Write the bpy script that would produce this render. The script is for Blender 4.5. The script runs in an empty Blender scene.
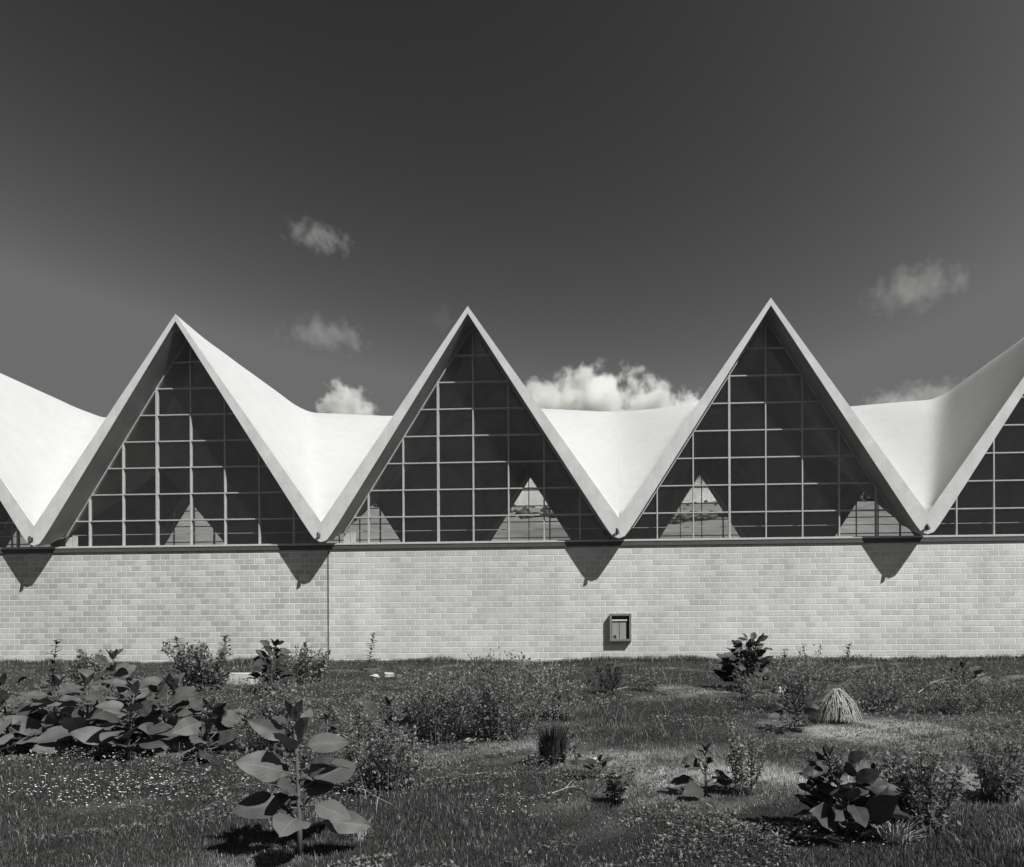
import bpy, bmesh, math, random
import numpy as np
from mathutils import Vector, Matrix

R = math.radians
C = bpy.context.scene.collection
SC = bpy.context.scene
rng = np.random.default_rng(7)
random.seed(7)

# ------------------------------------------------------------------ camera
FPX, DCAM, CAMZ = 640.0, 21.164, -0.80
CX, HY, YAW, ROLL = 585.35, 686.65, 0.0390, 0.0040
cd = bpy.data.cameras.new('camera')
cam = bpy.data.objects.new('camera', cd); C.objects.link(cam)
cd.sensor_fit = 'HORIZONTAL'; cd.sensor_width = 36.0
cd.lens = FPX / 1024.0 * 36.0
cd.clip_start = 0.05; cd.clip_end = 20000
cam.location = (0, -DCAM, CAMZ)
cam.matrix_world = (Matrix.Translation((0, -DCAM, CAMZ)) @ Matrix.Rotation(YAW, 4, 'Z')
                    @ Matrix.Rotation(R(90), 4, 'X') @ Matrix.Rotation(-ROLL, 4, 'Z'))
cd.shift_x = (512.0 - CX) / 1024.0
cd.shift_y = (HY - 433.5) / 1024.0
SC.camera = cam

# ------------------------------------------------------------------ sun, sky, exposure
TO_SUN = Vector((0.93, -0.72, 1.30)).normalized()
SUN_EL = math.asin(TO_SUN.z)
SUN_ROT = math.atan2(TO_SUN.x, TO_SUN.y)          # clockwise from +Y
w = bpy.data.worlds.new('World'); SC.world = w; w.use_nodes = True
nt = w.node_tree; nt.nodes.clear()
sky = nt.nodes.new('ShaderNodeTexSky'); sky.sky_type = 'NISHITA'; sky.sun_disc = False
sky.sun_elevation = SUN_EL; sky.sun_rotation = SUN_ROT
sky.air_density = 1.0; sky.dust_density = 1.0; sky.ozone_density = 1.0
sep = nt.nodes.new('ShaderNodeSeparateColor'); nt.links.new(sky.outputs[0], sep.inputs[0])
SKY_POW, SKY_GAIN, SKY_MAX = 3.4, 0.60, 1.5
# black-and-white film behind a red filter: only the sky's red light counts, with the film's contrast
pw = nt.nodes.new('ShaderNodeMath'); pw.operation = 'POWER'; pw.inputs[1].default_value = SKY_POW
nt.links.new(sep.outputs[0], pw.inputs[0])
mu = nt.nodes.new('ShaderNodeMath'); mu.operation = 'MULTIPLY'; mu.inputs[1].default_value = SKY_GAIN
nt.links.new(pw.outputs[0], mu.inputs[0])
bg = nt.nodes.new('ShaderNodeBackground'); bg.inputs[1].default_value = 0.10
mn = nt.nodes.new('ShaderNodeMath'); mn.operation = 'MINIMUM'; mn.inputs[1].default_value = SKY_MAX
nt.links.new(mu.outputs[0], mn.inputs[0]); nt.links.new(mn.outputs[0], bg.inputs[0])
wo = nt.nodes.new('ShaderNodeOutputWorld'); nt.links.new(bg.outputs[0], wo.inputs[0])

sd = bpy.data.lights.new('sun', 'SUN'); sd.energy = 5.0; sd.angle = R(0.5); sd.color = (1.0, 0.997, 0.975)
sun = bpy.data.objects.new('sun', sd); C.objects.link(sun)
sun.rotation_euler = TO_SUN.to_track_quat('Z', 'Y').to_euler(); sun.location = (30, -20, 40)
SC.view_settings.view_transform = 'Standard'; SC.view_settings.look = 'None'
SC.view_settings.exposure = 0.0; SC.view_settings.gamma = 1.0
SC.view_settings.use_curve_mapping = False
SC.cycles.max_bounces = 10; SC.cycles.diffuse_bounces = 8; SC.cycles.transparent_max_bounces = 24
SC.cycles.volume_bounces = 8

# ------------------------------------------------------------------ materials
def g(v): return (v, v, v * 0.985, 1.0)
class NT:
    def __init__(s, name):
        s.m = bpy.data.materials.new(name); s.m.use_nodes = True
        s.t = s.m.node_tree; s.b = s.t.nodes['Principled BSDF']; s.o = s.t.nodes['Material Output']
    def n(s, kind, **kw):
        nd = s.t.nodes.new('ShaderNode' + kind)
        for k, v in kw.items():
            if k in nd.inputs: nd.inputs[k].default_value = v
            else: setattr(nd, k, v)
        return nd
    def l(s, a, b): s.t.links.new(a, b)
    def coord(s): return s.n('TexCoord').outputs['Object']
    def noise(s, scale, vec=None, detail=5.0, rough=0.6, stretch=None):
        v = vec or s.coord()
        if stretch:
            mp = s.n('Mapping'); mp.inputs['Scale'].default_value = stretch; s.l(v, mp.inputs[0]); v = mp.outputs[0]
        nd = s.n('TexNoise', Scale=scale, Detail=detail, Roughness=rough); s.l(v, nd.inputs['Vector'])
        return nd.outputs['Fac']
    def ramp(s, fac, stops, g=lambda v: (v, v, v, 1.0)):
        r = s.n('ValToRGB'); e = r.color_ramp.elements
        e[0].position, e[0].color = stops[0][0], g(stops[0][1])
        e[1].position, e[1].color = stops[-1][0], g(stops[-1][1])
        for p, v in stops[1:-1]:
            x = e.new(p); x.color = g(v)
        s.l(fac, r.inputs[0]); return r.outputs[0]
    def mix(s, fac, a, b, mode='MIX'):
        m = s.n('MixRGB', blend_type=mode)
        for i, v in ((0, fac), (1, a), (2, b)):
            if hasattr(v, 'links'): s.l(v, m.inputs[i])
            else: m.inputs[i].default_value = v
        return m.outputs[0]
    def bump(s, h, strength=0.3, dist=0.02):
        b = s.n('Bump', Strength=strength, Distance=dist); s.l(h, b.inputs['Height'])
        s.l(b.outputs[0], s.b.inputs['Normal']); return b
    def base(s, c, rough=0.8, spec=0.3):
        if hasattr(c, 'links'): s.l(c, s.b.inputs['Base Color'])
        else: s.b.inputs['Base Color'].default_value = c
        s.b.inputs['Roughness'].default_value = rough
        s.b.inputs['Specular IOR Level'].default_value = spec
        return s.m

def concrete(name, lo, hi, scale=0.6, streak=True, bump=0.15):
    t = NT(name)
    a = t.noise(scale, detail=8, rough=0.65)
    b = t.noise(scale * 9, detail=6, rough=0.7)
    c1 = t.ramp(a, [(0.3, lo), (0.7, hi)])
    c2 = t.ramp(b, [(0.25, 0.88), (0.75, 1.0)])
    c = t.mix(1.0, c1, c2, 'MULTIPLY')
    if streak:
        st = t.noise(1.0, detail=4, stretch=(2.5, 2.5, 0.22))
        c = t.mix(1.0, c, t.ramp(st, [(0.3, 0.90), (0.6, 1.0)]), 'MULTIPLY')
    t.bump(t.noise(scale * 30, detail=6), bump, 0.01)
    return t.base(c, 0.85, 0.2)

M = {}
M['roof'] = concrete('white_roof_coating', 0.56, 0.58, 0.25, streak=False, bump=0.0)
M['fascia'] = concrete('edge_concrete', 0.68, 0.90, 1.3, bump=0.25)
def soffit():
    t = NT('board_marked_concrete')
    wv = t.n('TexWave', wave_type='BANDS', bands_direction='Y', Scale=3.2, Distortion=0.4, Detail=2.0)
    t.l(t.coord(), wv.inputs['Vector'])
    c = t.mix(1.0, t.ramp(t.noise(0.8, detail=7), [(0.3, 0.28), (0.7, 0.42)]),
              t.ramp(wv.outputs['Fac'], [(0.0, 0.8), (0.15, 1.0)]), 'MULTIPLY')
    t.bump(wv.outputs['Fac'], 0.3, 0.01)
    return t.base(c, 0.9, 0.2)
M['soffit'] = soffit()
def brick(name, c1, c2, mortar, off):
    t = NT(name)
    mp = t.n('Mapping'); t.l(t.coord(), mp.inputs[0])
    mp.inputs['Rotation'].default_value = (R(-90), 0, 0)      # XZ wall plane -> texture XY
    mp.inputs['Location'].default_value = (off, 0.0, 0.0)
    wob = t.n('TexNoise', Scale=9.0, Detail=3.0); t.l(mp.outputs[0], wob.inputs['Vector'])
    vm = t.n('VectorMath', operation='MULTIPLY_ADD'); t.l(wob.outputs['Color'], vm.inputs[0])
    vm.inputs[1].default_value = (0.022, 0.014, 0); t.l(mp.outputs[0], vm.inputs[2])
    b = t.n('TexBrick', Scale=1.0); t.l(vm.outputs[0], b.inputs['Vector'])
    b.inputs['Color1'].default_value = g(c1); b.inputs['Color2'].default_value = g(c2)
    b.inputs['Mortar'].default_value = g(mortar)
    b.inputs['Mortar Size'].default_value = 0.020; b.inputs['Mortar Smooth'].default_value = 0.9
    b.inputs['Brick Width'].default_value = 0.355; b.inputs['Row Height'].default_value = 0.196
    big = t.ramp(t.noise(0.22, detail=5), [(0.35, 0.90), (0.65, 1.06)])
    c = t.mix(1.0, b.outputs['Color'], big, 'MULTIPLY')
    st = t.ramp(t.noise(1.0, detail=5, stretch=(1.3, 1.3, 0.12)), [(0.35, 0.92), (0.62, 1.03)])
    c = t.mix(1.0, c, st, 'MULTIPLY')
    fine = t.ramp(t.noise(22, detail=6, rough=0.75), [(0.3, 0.86), (0.7, 1.08)])
    c = t.mix(1.0, c, fine, 'MULTIPLY')
    h = t.n('Math', operation='MULTIPLY_ADD'); t.l(b.outputs['Fac'], h.inputs[0]); h.inputs[1].default_value = -1.0
    t.l(t.noise(60, detail=5), h.inputs[2])
    t.bump(h.outputs[0], 0.5, 0.012)
    return t.base(c, 0.92, 0.15)
M['brick_left'] = brick('block_masonry', 0.49, 0.69, 0.87, 0.13)
M['brick_right'] = brick('washed_block_masonry', 0.61, 0.78, 0.89, 0.31)
def plain(name, v, rough=0.6, spec=0.3, var=0.12, scale=6, metal=0.0):
    t = NT(name)
    c = t.ramp(t.noise(scale, detail=6), [(0.3, v * (1 - var)), (0.7, v * (1 + var))])
    t.b.inputs['Metallic'].default_value = metal
    t.bump(t.noise(scale * 12, detail=4), 0.1, 0.004)
    return t.base(c, rough, spec)
M['mullion'] = plain('painted_steel', 0.52, 0.4, 0.5)
M['sill_shade'] = plain('painted_sill_shade', 0.10, 0.5)  # dark tone imitating shade below the sill lip
M['rail'] = plain('light_sill_rail', 0.55, 0.5)
M['joint'] = plain('joint_filler', 0.16, 0.9)
M['inner'] = plain('interior_plaster', 0.75, 0.9)
M['floor'] = plain('factory_floor', 0.75, 0.6)
M['dark_metal'] = plain('dark_metal', 0.05, 0.45)
M['lens'] = plain('lamp_lens', 0.5, 0.15, 0.6)
M['white_paint'] = plain('white_board', 0.75, 0.7)
M['wood_dark'] = plain('dark_backing', 0.10, 0.9)  # even dark tone for the box's back panel
M['stone'] = plain('pale_stone', 0.45, 0.95, var=0.35, scale=9)
M['slab'] = plain('bright_concrete', 0.62, 0.9)
def wood(name, lo, hi):
    t = NT(name)
    c = t.ramp(t.noise(3.0, detail=8, rough=0.7, stretch=(14, 14, 1.0)), [(0.3, lo), (0.7, hi)])
    t.bump(t.noise(4.0, detail=6, stretch=(16, 16, 1)), 0.3, 0.006)
    return t.base(c, 0.85, 0.2)
M['wood'] = wood('weathered_wood', 0.17, 0.30)
M['wood2'] = wood('pale_boards', 0.26, 0.44)
def glass():
    t = NT('window_glass'); t.t.nodes.remove(t.b)
    tr = t.n('BsdfTransparent'); tr.inputs[0].default_value = (0.90, 0.90, 0.895, 1)
    gl = t.n('BsdfGlossy', Roughness=0.015); gl.inputs[0].default_value = (0.9, 0.9, 0.9, 1)
    lw = t.n('LayerWeight', Blend=0.5)                       # Schlick's curve, the same from either side of the pane
    p5 = t.n('Math', operation='POWER'); t.l(lw.outputs['Facing'], p5.inputs[0]); p5.inputs[1].default_value = 5.0
    fr = t.n('Math', operation='MULTIPLY_ADD'); t.l(p5.outputs[0], fr.inputs[0]); fr.inputs[1].default_value = 0.94; fr.inputs[2].default_value = 0.06
    bp = t.n('Bump', Strength=0.02, Distance=0.02); t.l(t.noise(1.2, detail=1), bp.inputs['Height'])
    t.l(bp.outputs[0], gl.inputs['Normal'])
    mx = t.n('MixShader'); t.l(fr.outputs[0], mx.inputs[0]); t.l(tr.outputs[0], mx.inputs[1]); t.l(gl.outputs[0], mx.inputs[2])
    du = t.n('BsdfDiffuse'); du.inputs[0].default_value = g(0.6)
    m2 = t.n('MixShader'); m2.inputs[0].default_value = 0.016                  # pale diffuse veil added to lift the dark panes
    t.l(mx.outputs[0], m2.inputs[1]); t.l(du.outputs[0], m2.inputs[2]); t.l(m2.outputs[0], t.o.inputs['Surface'])
    return t.m
M['glass'] = glass()
def leafmat(name, lo, hi, veins=False, scale=5.0, trans=0.25, rough=0.55):
    t = NT(name)
    c = t.ramp(t.noise(scale, detail=4), [(0.3, lo), (0.7, hi)])
    if veins:
        uv = t.n('UVMap').outputs[0]; sx = t.n('SeparateXYZ'); t.l(uv, sx.inputs[0])
        ab = t.n('Math', operation='ABSOLUTE'); t.l(sx.outputs[1], ab.inputs[0])
        mid = t.n('Math', operation='LESS_THAN'); t.l(ab.outputs[0], mid.inputs[0]); mid.inputs[1].default_value = 0.045
        k = t.n('Math', operation='MULTIPLY_ADD'); t.l(ab.outputs[0], k.inputs[0]); k.inputs[1].default_value = -0.45; t.l(sx.outputs[0], k.inputs[2])
        k2 = t.n('Math', operation='MULTIPLY'); t.l(k.outputs[0], k2.inputs[0]); k2.inputs[1].default_value = 7.0
        fr = t.n('Math', operation='FRACT'); t.l(k2.outputs[0], fr.inputs[0])
        lt = t.n('Math', operation='LESS_THAN'); t.l(fr.outputs[0], lt.inputs[0]); lt.inputs[1].default_value = 0.11
        mx = t.n('Math', operation='MAXIMUM'); t.l(mid.outputs[0], mx.inputs[0]); t.l(lt.outputs[0], mx.inputs[1])
        md = t.n('Math', operation='MULTIPLY'); t.l(mx.outputs[0], md.inputs[0]); md.inputs[1].default_value = 0.42
        c = t.mix(md.outputs[0], c, g(hi * 1.7))
        t.bump(mx.outputs[0], 0.5, -0.006)
    ri = t.n('NewGeometry').outputs['Random Per Island']
    c = t.mix(1.0, c, t.ramp(ri, [(0.0, 0.55), (0.5, 1.0), (1.0, 1.4)]), 'MULTIPLY')
    t.base(c, rough, 0.35)
    tl = t.n('BsdfTranslucent'); t.l(c, tl.inputs[0]) if hasattr(c, 'links') else None
    mxs = t.n('MixShader'); mxs.inputs[0].default_value = trans
    t.l(t.b.outputs[0], mxs.inputs[1]); t.l(tl.outputs[0], mxs.inputs[2]); t.l(mxs.outputs[0], t.o.inputs['Surface'])
    return t.m
M['broad'] = leafmat('broad_leaf', 0.085, 0.14, True, 3.0, 0.12)
M['broad_dark'] = leafmat('dark_broad_leaf', 0.035, 0.065, True, 3.0, 0.08)
M['weed'] = leafmat('weed_leaf', 0.12, 0.33, scale=9, trans=0.35)
M['weed_pale'] = leafmat('pale_weed_leaf', 0.16, 0.32, scale=9)
M['weed_dark'] = leafmat('dark_weed_leaf', 0.03, 0.065, scale=9)
M['stem'] = plain('plant_stem', 0.12, 0.8)
M['dry'] = plain('dry_straw', 0.36, 0.9, var=0.3, scale=14)
M['dry_stick'] = plain('bleached_twig', 0.42, 0.9, var=0.25, scale=14)
M['stalk'] = plain('dry_stalk', 0.22, 0.9, var=0.3, scale=14)
M['petal'] = plain('white_petal', 0.75, 0.8)
M['scrub'] = leafmat('distant_scrub', 0.06, 0.11, scale=0.3)
def grassmat(name, glo, ghi, dlo, dhi, blade):
    t = NT(name)
    at = t.n('Attribute', attribute_name='dry')
    gr = t.ramp(t.noise(1.7 if not blade else 5.0, detail=6), [(0.3, glo), (0.7, ghi)])
    dr = t.ramp(t.noise(11, detail=4), [(0.3, dlo), (0.7, dhi)])
    c = t.mix(at.outputs['Fac'], gr, dr)
    if blade: c = t.mix(1.0, c, t.ramp(t.n('NewGeometry').outputs['Random Per Island'], [(0.0, 0.5), (0.6, 1.0), (1.0, 1.6)]), 'MULTIPLY')
    if not blade: t.bump(t.noise(14, detail=8, rough=0.7), 0.8, 0.06)
    return t.base(c, 0.8, 0.15)
M['ground'] = grassmat('soil_and_thatch', 0.022, 0.048, 0.30, 0.45, False)
M['grass'] = grassmat('grass_blade', 0.034, 0.082, 0.36, 0.58, True)

# ------------------------------------------------------------------ object helpers
def link(name, me, mat=None, parent=None):
    o = bpy.data.objects.new(name, me); C.objects.link(o)
    if mat is not None and me is not None: me.materials.append(mat)
    if parent is not None: o.parent = parent
    return o
def tag(o, label, cat, group=None, kind=None):
    if label: o['label'] = label
    if cat: o['category'] = cat
    if group: o['group'] = group
    if kind: o['kind'] = kind
    return o
def empty(name, loc, label, cat, group=None, rz=0.0):
    o = bpy.data.objects.new(name, None); C.objects.link(o)
    o.empty_display_size = 0.2; o.location = loc; o.rotation_euler = (0, 0, rz)
    return tag(o, label, cat, group)
class MB:
    def __init__(s): s.v = []; s.f = []; s.uv = []; s.n = 0; s.smooth = False
    def add(s, vs, fs, uv=None):
        s.v += [tuple(p) for p in vs]; s.f += [tuple(i + s.n for i in f) for f in fs]
        s.uv += list(uv) if uv is not None else [(0, 0)] * len(vs)
        s.n += len(vs)
    def box(s, a, b):
        (x0, y0, z0), (x1, y1, z1) = a, b
        s.add([(x0,y0,z0),(x1,y0,z0),(x1,y1,z0),(x0,y1,z0),(x0,y0,z1),(x1,y0,z1),(x1,y1,z1),(x0,y1,z1)],
              [(3,2,1,0),(4,5,6,7),(0,1,5,4),(1,2,6,5),(2,3,7,6),(3,0,4,7)])
    def tube(s, pts, rad, seg=6):
        pts = [Vector(p) for p in pts]; k = len(pts)
        if not hasattr(rad, '__len__'): rad = [rad] * k
        vs, fs = [], []
        for i, p in enumerate(pts):
            t = (pts[min(i+1, k-1)] - pts[max(i-1, 0)]).normalized()
            a = t.orthogonal().normalized(); b = t.cross(a)
            for j in range(seg):
                q = 2 * math.pi * j / seg
                vs.append(p + (a * math.cos(q) + b * math.sin(q)) * rad[i])
        for i in range(k - 1):
            for j in range(seg):
                j2 = (j + 1) % seg
                fs.append((i*seg+j, i*seg+j2, (i+1)*seg+j2, (i+1)*seg+j))
        fs.append(tuple(range(seg))[::-1]); fs.append(tuple(range((k-1)*seg, k*seg)))
        s.add(vs, fs)
    def build(s, name, mat, parent=None, smooth=False):
        me = bpy.data.meshes.new(name); me.from_pydata(s.v, [], s.f); me.update()
        if any(u != (0, 0) for u in s.uv):
            ul = me.uv_layers.new(name='UVMap')
            li = np.empty(len(me.loops), dtype=np.int32); me.loops.foreach_get('vertex_index', li)
            ul.data.foreach_set('uv', np.array(s.uv, dtype=np.float32)[li].ravel())
        if smooth: me.polygons.foreach_set('use_smooth', [True] * len(me.polygons))
        return link(name, me, mat, parent)
def bevel(o, wd, seg=2):
    m = o.modifiers.new('bevel', 'BEVEL'); m.width = wd; m.segments = seg; m.limit_method = 'ANGLE'; return o

# ------------------------------------------------------------------ terrain
def wav(x, y, sc, ph):
    x = np.asarray(x, float) * sc; y = np.asarray(y, float) * sc
    return (np.sin(1.0*x + 0.7*y + ph) + np.sin(-0.6*x + 1.3*y + 2.1*ph + 1) + 0.6*np.sin(2.3*x + 1.1*y + 3*ph)
            + 0.6*np.sin(-1.9*x + 2.7*y + ph*1.7) + 0.4*np.sin(4.1*x - 3.3*y + ph*2.3)) / 3.6
WALL_Y = 0.72
def gz(x, y):
    x = np.asarray(x, float); y = np.asarray(y, float)
    d = y + DCAM
    slope = -2.30 + 0.1055 * np.clip(d, -25, 60)
    z = np.where(y < WALL_Y, np.minimum(slope, 0.02), -0.02)
    fade = np.clip((WALL_Y - y) / 1.5, 0, 1) * np.clip((70 - np.abs(x)) / 20, 0, 1) * np.clip((d + 30) / 20, 0, 1)
    z = z + fade * (0.06 * wav(x, y, 1.1, 0.3) + 0.10 * wav(x, y, 0.35, 1.9) + 0.02 * wav(x, y, 3.7, 4.0))
    lip = np.clip(1 - (WALL_Y - y) / 1.2, 0, 1) * (y < WALL_Y)
    z = z + lip * 0.10 * (1 + wav(x, y * 0, 0.9, 0.8))
    return z
c_, s_ = math.cos(YAW), math.sin(YAW)
def ray(px, py):
    X, Y = px - CX, py - HY
    cr, sr = math.cos(ROLL), math.sin(ROLL)
    x = cr * X - sr * Y; y = sr * X + cr * Y
    dx, dyd, dz = x / FPX, 1.0, -y / FPX
    return Vector((c_ * dx - s_ * dyd, s_ * dx + c_ * dyd, dz))
def at(px, py):
    """the ground point seen at a pixel"""
    v = ray(px, py); t = 2.0
    while t < 23.5:
        p = Vector((0, -DCAM, CAMZ)) + v * t
        if p.y > WALL_Y - 0.15: break
        if p.z <= float(gz(p.x, p.y)): break
        t += 0.02
    p = Vector((0, -DCAM, CAMZ)) + v * t
    if p.y > WALL_Y - 0.15: p.y = WALL_Y - 0.15
    p.z = float(gz(p.x, p.y)); return p
def pxm(p):                                              # metres covered by one pixel at p
    return ((p.y + DCAM) * c_ - p.x * s_) / FPX
DRY = [(at(790, 778), 1.5, 0.35, 0.9), (at(935, 792), 0.8, 0.3, 0.9), (at(860, 727), 1.3, 0.5, 0.9), (at(700, 690), 1.5, 0.5, .5),
       (at(600, 757), 0.9, 0.35, 0.7), (at(505, 745), 0.8, 0.4, 0.6), (at(900, 735), 1.2, .6, .6), (at(690, 772), 0.7, 0.3, 0.8),
       (at(960, 775), 0.7, 0.4, 0.8), (at(640, 800), .7, .25, .45), (at(370, 760), 0.8, .4, .35)]
def dryness(x, y):
    x = np.asarray(x, float); y = np.asarray(y, float)
    v = np.clip(0.5 * wav(x, y, 2.1, 0.7) + 0.4 * wav(x, y, 0.8, 2.2) - 0.20, 0, 1) * 0.9
    for p, rx, ry, k in DRY:
        q = ((x - p.x) / rx) ** 2 + ((y - p.y) / (ry * 1.6)) ** 2
        v = v + 1.25 * k * np.exp(-q * 1.2) * np.clip(0.62 + 0.75 * wav(x, y, 4.2, 1.1) + 0.55 * wav(x, y, 10.5, 2.3), 0, 1.4)
    return np.clip(v, 0, 1)

def axis(parts):
    a = []
    for lo, hi, n in parts: a += list(np.linspace(lo, hi, n, endpoint=False))
    return np.array(a + [parts[-1][1]])
gx = axis([(-4000, -300, 8), (-300, -40, 12), (-40, 40, 320), (40, 300, 12), (300, 4000, 8)])
gy = axis([(-4000, -300, 8), (-300, -30, 16), (-30, -21, 30), (-21, 0.72, 200), (0.72, 60, 20), (60, 4000, 12)])
XX, YY = np.meshgrid(gx, gy)
ZZ = gz(XX, YY); nx, ny = len(gx), len(gy)
vs = np.stack([XX.ravel(), YY.ravel(), ZZ.ravel()], 1)
idx = np.arange(nx * ny).reshape(ny, nx)
fs = np.stack([idx[:-1, :-1].ravel(), idx[:-1, 1:].ravel(), idx[1:, 1:].ravel(), idx[1:, :-1].ravel()], 1)
me = bpy.data.meshes.new('ground'); me.from_pydata(vs.tolist(), [], fs.tolist())
a = me.attributes.new('dry', 'FLOAT', 'POINT'); a.data.foreach_set('value', dryness(XX, YY).ravel().astype(np.float32))
me.polygons.foreach_set('use_smooth', [True] * len(me.polygons))
tag(link('ground', me, M['ground']), None, None, kind='structure')

# hillside beyond the hall, seen through the two rows of windows
hx = np.linspace(-420, 420, 90); hy = np.linspace(62, 460, 50)
HX, HYY = np.meshgrid(hx, hy)
tt = (HYY - 62) / (400 - 62)
HTOP = lambda x: 117 + 15 * np.minimum((x / 160) ** 2, 1.3)
HZ = -0.5 + HTOP(HX) * np.clip(tt, 0, 1) * (1 + 0.03 * wav(HX, HYY, 0.012, 0.6)) - 60 * np.clip(tt - 1, 0, 1)
HZ += 3.0 * np.clip(tt * 3, 0, 1) * wav(HX, HYY, 0.035, 1.4)
idx = np.arange(HX.size).reshape(HX.shape)
fs = np.stack([idx[:-1, :-1].ravel(), idx[:-1, 1:].ravel(), idx[1:, 1:].ravel(), idx[1:, :-1].ravel()], 1)
me = bpy.data.meshes.new('hills'); me.from_pydata(np.stack([HX.ravel(), HYY.ravel(), HZ.ravel()], 1).tolist(), [], fs.tolist())
me.polygons.foreach_set('use_smooth', [True] * len(me.polygons))
t = NT('dry_hillside')
cc = t.mix(1.0, t.ramp(t.noise(0.012, detail=6), [(0.35, 0.17), (0.65, 0.30)]), t.ramp(t.noise(0.2, detail=5), [(0.3, 0.75), (0.7, 1.1)]), 'MULTIPLY')
tag(link('hills', me, t.base(cc, 0.95, 0.1)), None, None, kind='structure')
mb = MB()
for i in range(900):
    x = rng.uniform(-330, 330); low = i < 620
    y = 62 + 338 * (rng.uniform(.70, .835) + .03 * float(wav(x, 0, .06, 2.0)) if low else rng.uniform(.83, 1.0))
    tz = (y - 62) / 338; z = -0.5 + float(HTOP(x)) * tz * (1 + 0.03 * float(wav(x, y, 0.012, 0.6))) + 3 * min(1, tz * 3) * float(wav(x, y, 0.035, 1.4))
    r = rng.uniform(1.3, 3.2) if low else rng.uniform(.5, 1.3)
    bm = bmesh.new(); bmesh.ops.create_icosphere(bm, subdivisions=2, radius=1.0)
    V = [(x + v.co.x * r * (1 + .3 * math.sin(5 * v.co.y + i)), y + v.co.y * r, z + (v.co.z * .6 + .2) * r * (1 + .35 * math.sin(4 * v.co.x + 7 * v.co.y + i))) for v in bm.verts]
    mb.add(V, [[q.index for q in f.verts] for f in bm.faces]); bm.free()
tag(mb.build('hillside_scrub', M['scrub'], smooth=True), 'dark scrub bushes dotted over the dry hillside beyond the hall', 'scrub', kind='stuff')

# ------------------------------------------------------------------ the vaulted hall
X0, W, L = -19.70, 10.0, 16.77
ZA, ZVT, ZVB = 11.90, 4.76, 4.07           # gable peak, valley top, valley underside
SILL = 4.19
hall = empty('vaulted_hall', (0, 0, 0), 'long pale masonry hall under pointed white concrete vaults with gridded gable windows', 'building')

def top(u, v):                               # u across the bay, v along its depth, both -1..1
    b, c0 = 0.24, 1.5
    Hf, Hs = ZA - ZVT, ZA - ZVT
    cf = c0 * (1 - v * v) ** 2; cs = c0 * (1 - u * u) ** 2
    F = ZA + b * (1 - v * v) ** 3 - (np.sqrt((Hf * u) ** 2 + cf ** 2) - cf)
    S = ZA + 0.03 * (1 - u * u) ** 2 - (np.sqrt((Hs * v) ** 2 + cs ** 2) - cs)
    k = 0.6
    m = np.maximum(F, S); d = np.abs(F - S)
    return m + 0.25 * k * np.maximum(1 - d / k, 0) ** 2 * (1 - np.maximum(np.abs(u), np.abs(v)) ** 2)
def bottom(u, v, z):
    q = np.clip((ZA - z) / (ZA - ZVT), 0, 1)
    d = z - (0.24 + 0.72 * q) - ZVB
    return ZVB + 0.5 * (d + np.sqrt(d * d + 0.04 * q ** 6))
NU, NV = 57, 81
uu = np.sort(np.concatenate([np.linspace(-1, 1, NU), [-0.955, 0.955]])); NU = len(uu)
vv = np.linspace(-1, 1, NV)
UU, VV = np.meshgrid(uu, vv)
ZT = top(UU, VV); ZB = bottom(UU, VV, ZT)
idx = np.arange(UU.size).reshape(UU.shape)
def grid_mesh(name, Z, flip, smooth=True):
    fs = np.stack([idx[:-1, :-1].ravel(), idx[:-1, 1:].ravel(), idx[1:, 1:].ravel(), idx[1:, :-1].ravel()], 1)
    if flip: fs = fs[:, ::-1]
    me = bpy.data.meshes.new(name)
    me.from_pydata(np.stack([(UU * W / 2).ravel(), ((VV + 1) * L / 2).ravel(), Z.ravel()], 1).tolist(), [], fs.tolist())
    if smooth: me.polygons.foreach_set('use_smooth', [True] * len(me.polygons))
    return me
roof_me = grid_mesh('roof_vault', ZT, False); roof_me.materials.append(M['roof'])
soff_me = grid_mesh('soffit', ZB, True); soff_me.materials.append(M['soffit'])
def edge_mesh(fl):
    """the exposed concrete edge of the shell, a hair proud of the roof skin"""
    mb = MB(); yy = L + 0.004 if fl else -0.004; r = -1 if fl else 0
    n = NU; V = []; inn = -0.03 if fl else 0.03
    for i in range(n): V.append((uu[i] * W / 2, yy, ZT[r, i] + 0.006))
    for i in range(n): V.append((uu[i] * W / 2, yy, ZB[r, i] - 0.004))
    for i in range(n): V.append((uu[i] * W / 2, yy + inn, ZT[r, i] + 0.006))
    F = []
    for i in range(n - 1):
        for q in ((i + n, i + n + 1, i + 1, i), (i, i + 1, i + 2*n + 1, i + 2*n)): F.append(q[::-1] if fl else q)
    mb.add(V, F)
    me = bpy.data.meshes.new('shell_edge'); me.from_pydata(mb.v, [], mb.f); me.materials.append(M['fascia']); return me
edge_me = (edge_mesh(False), edge_mesh(True))

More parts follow.
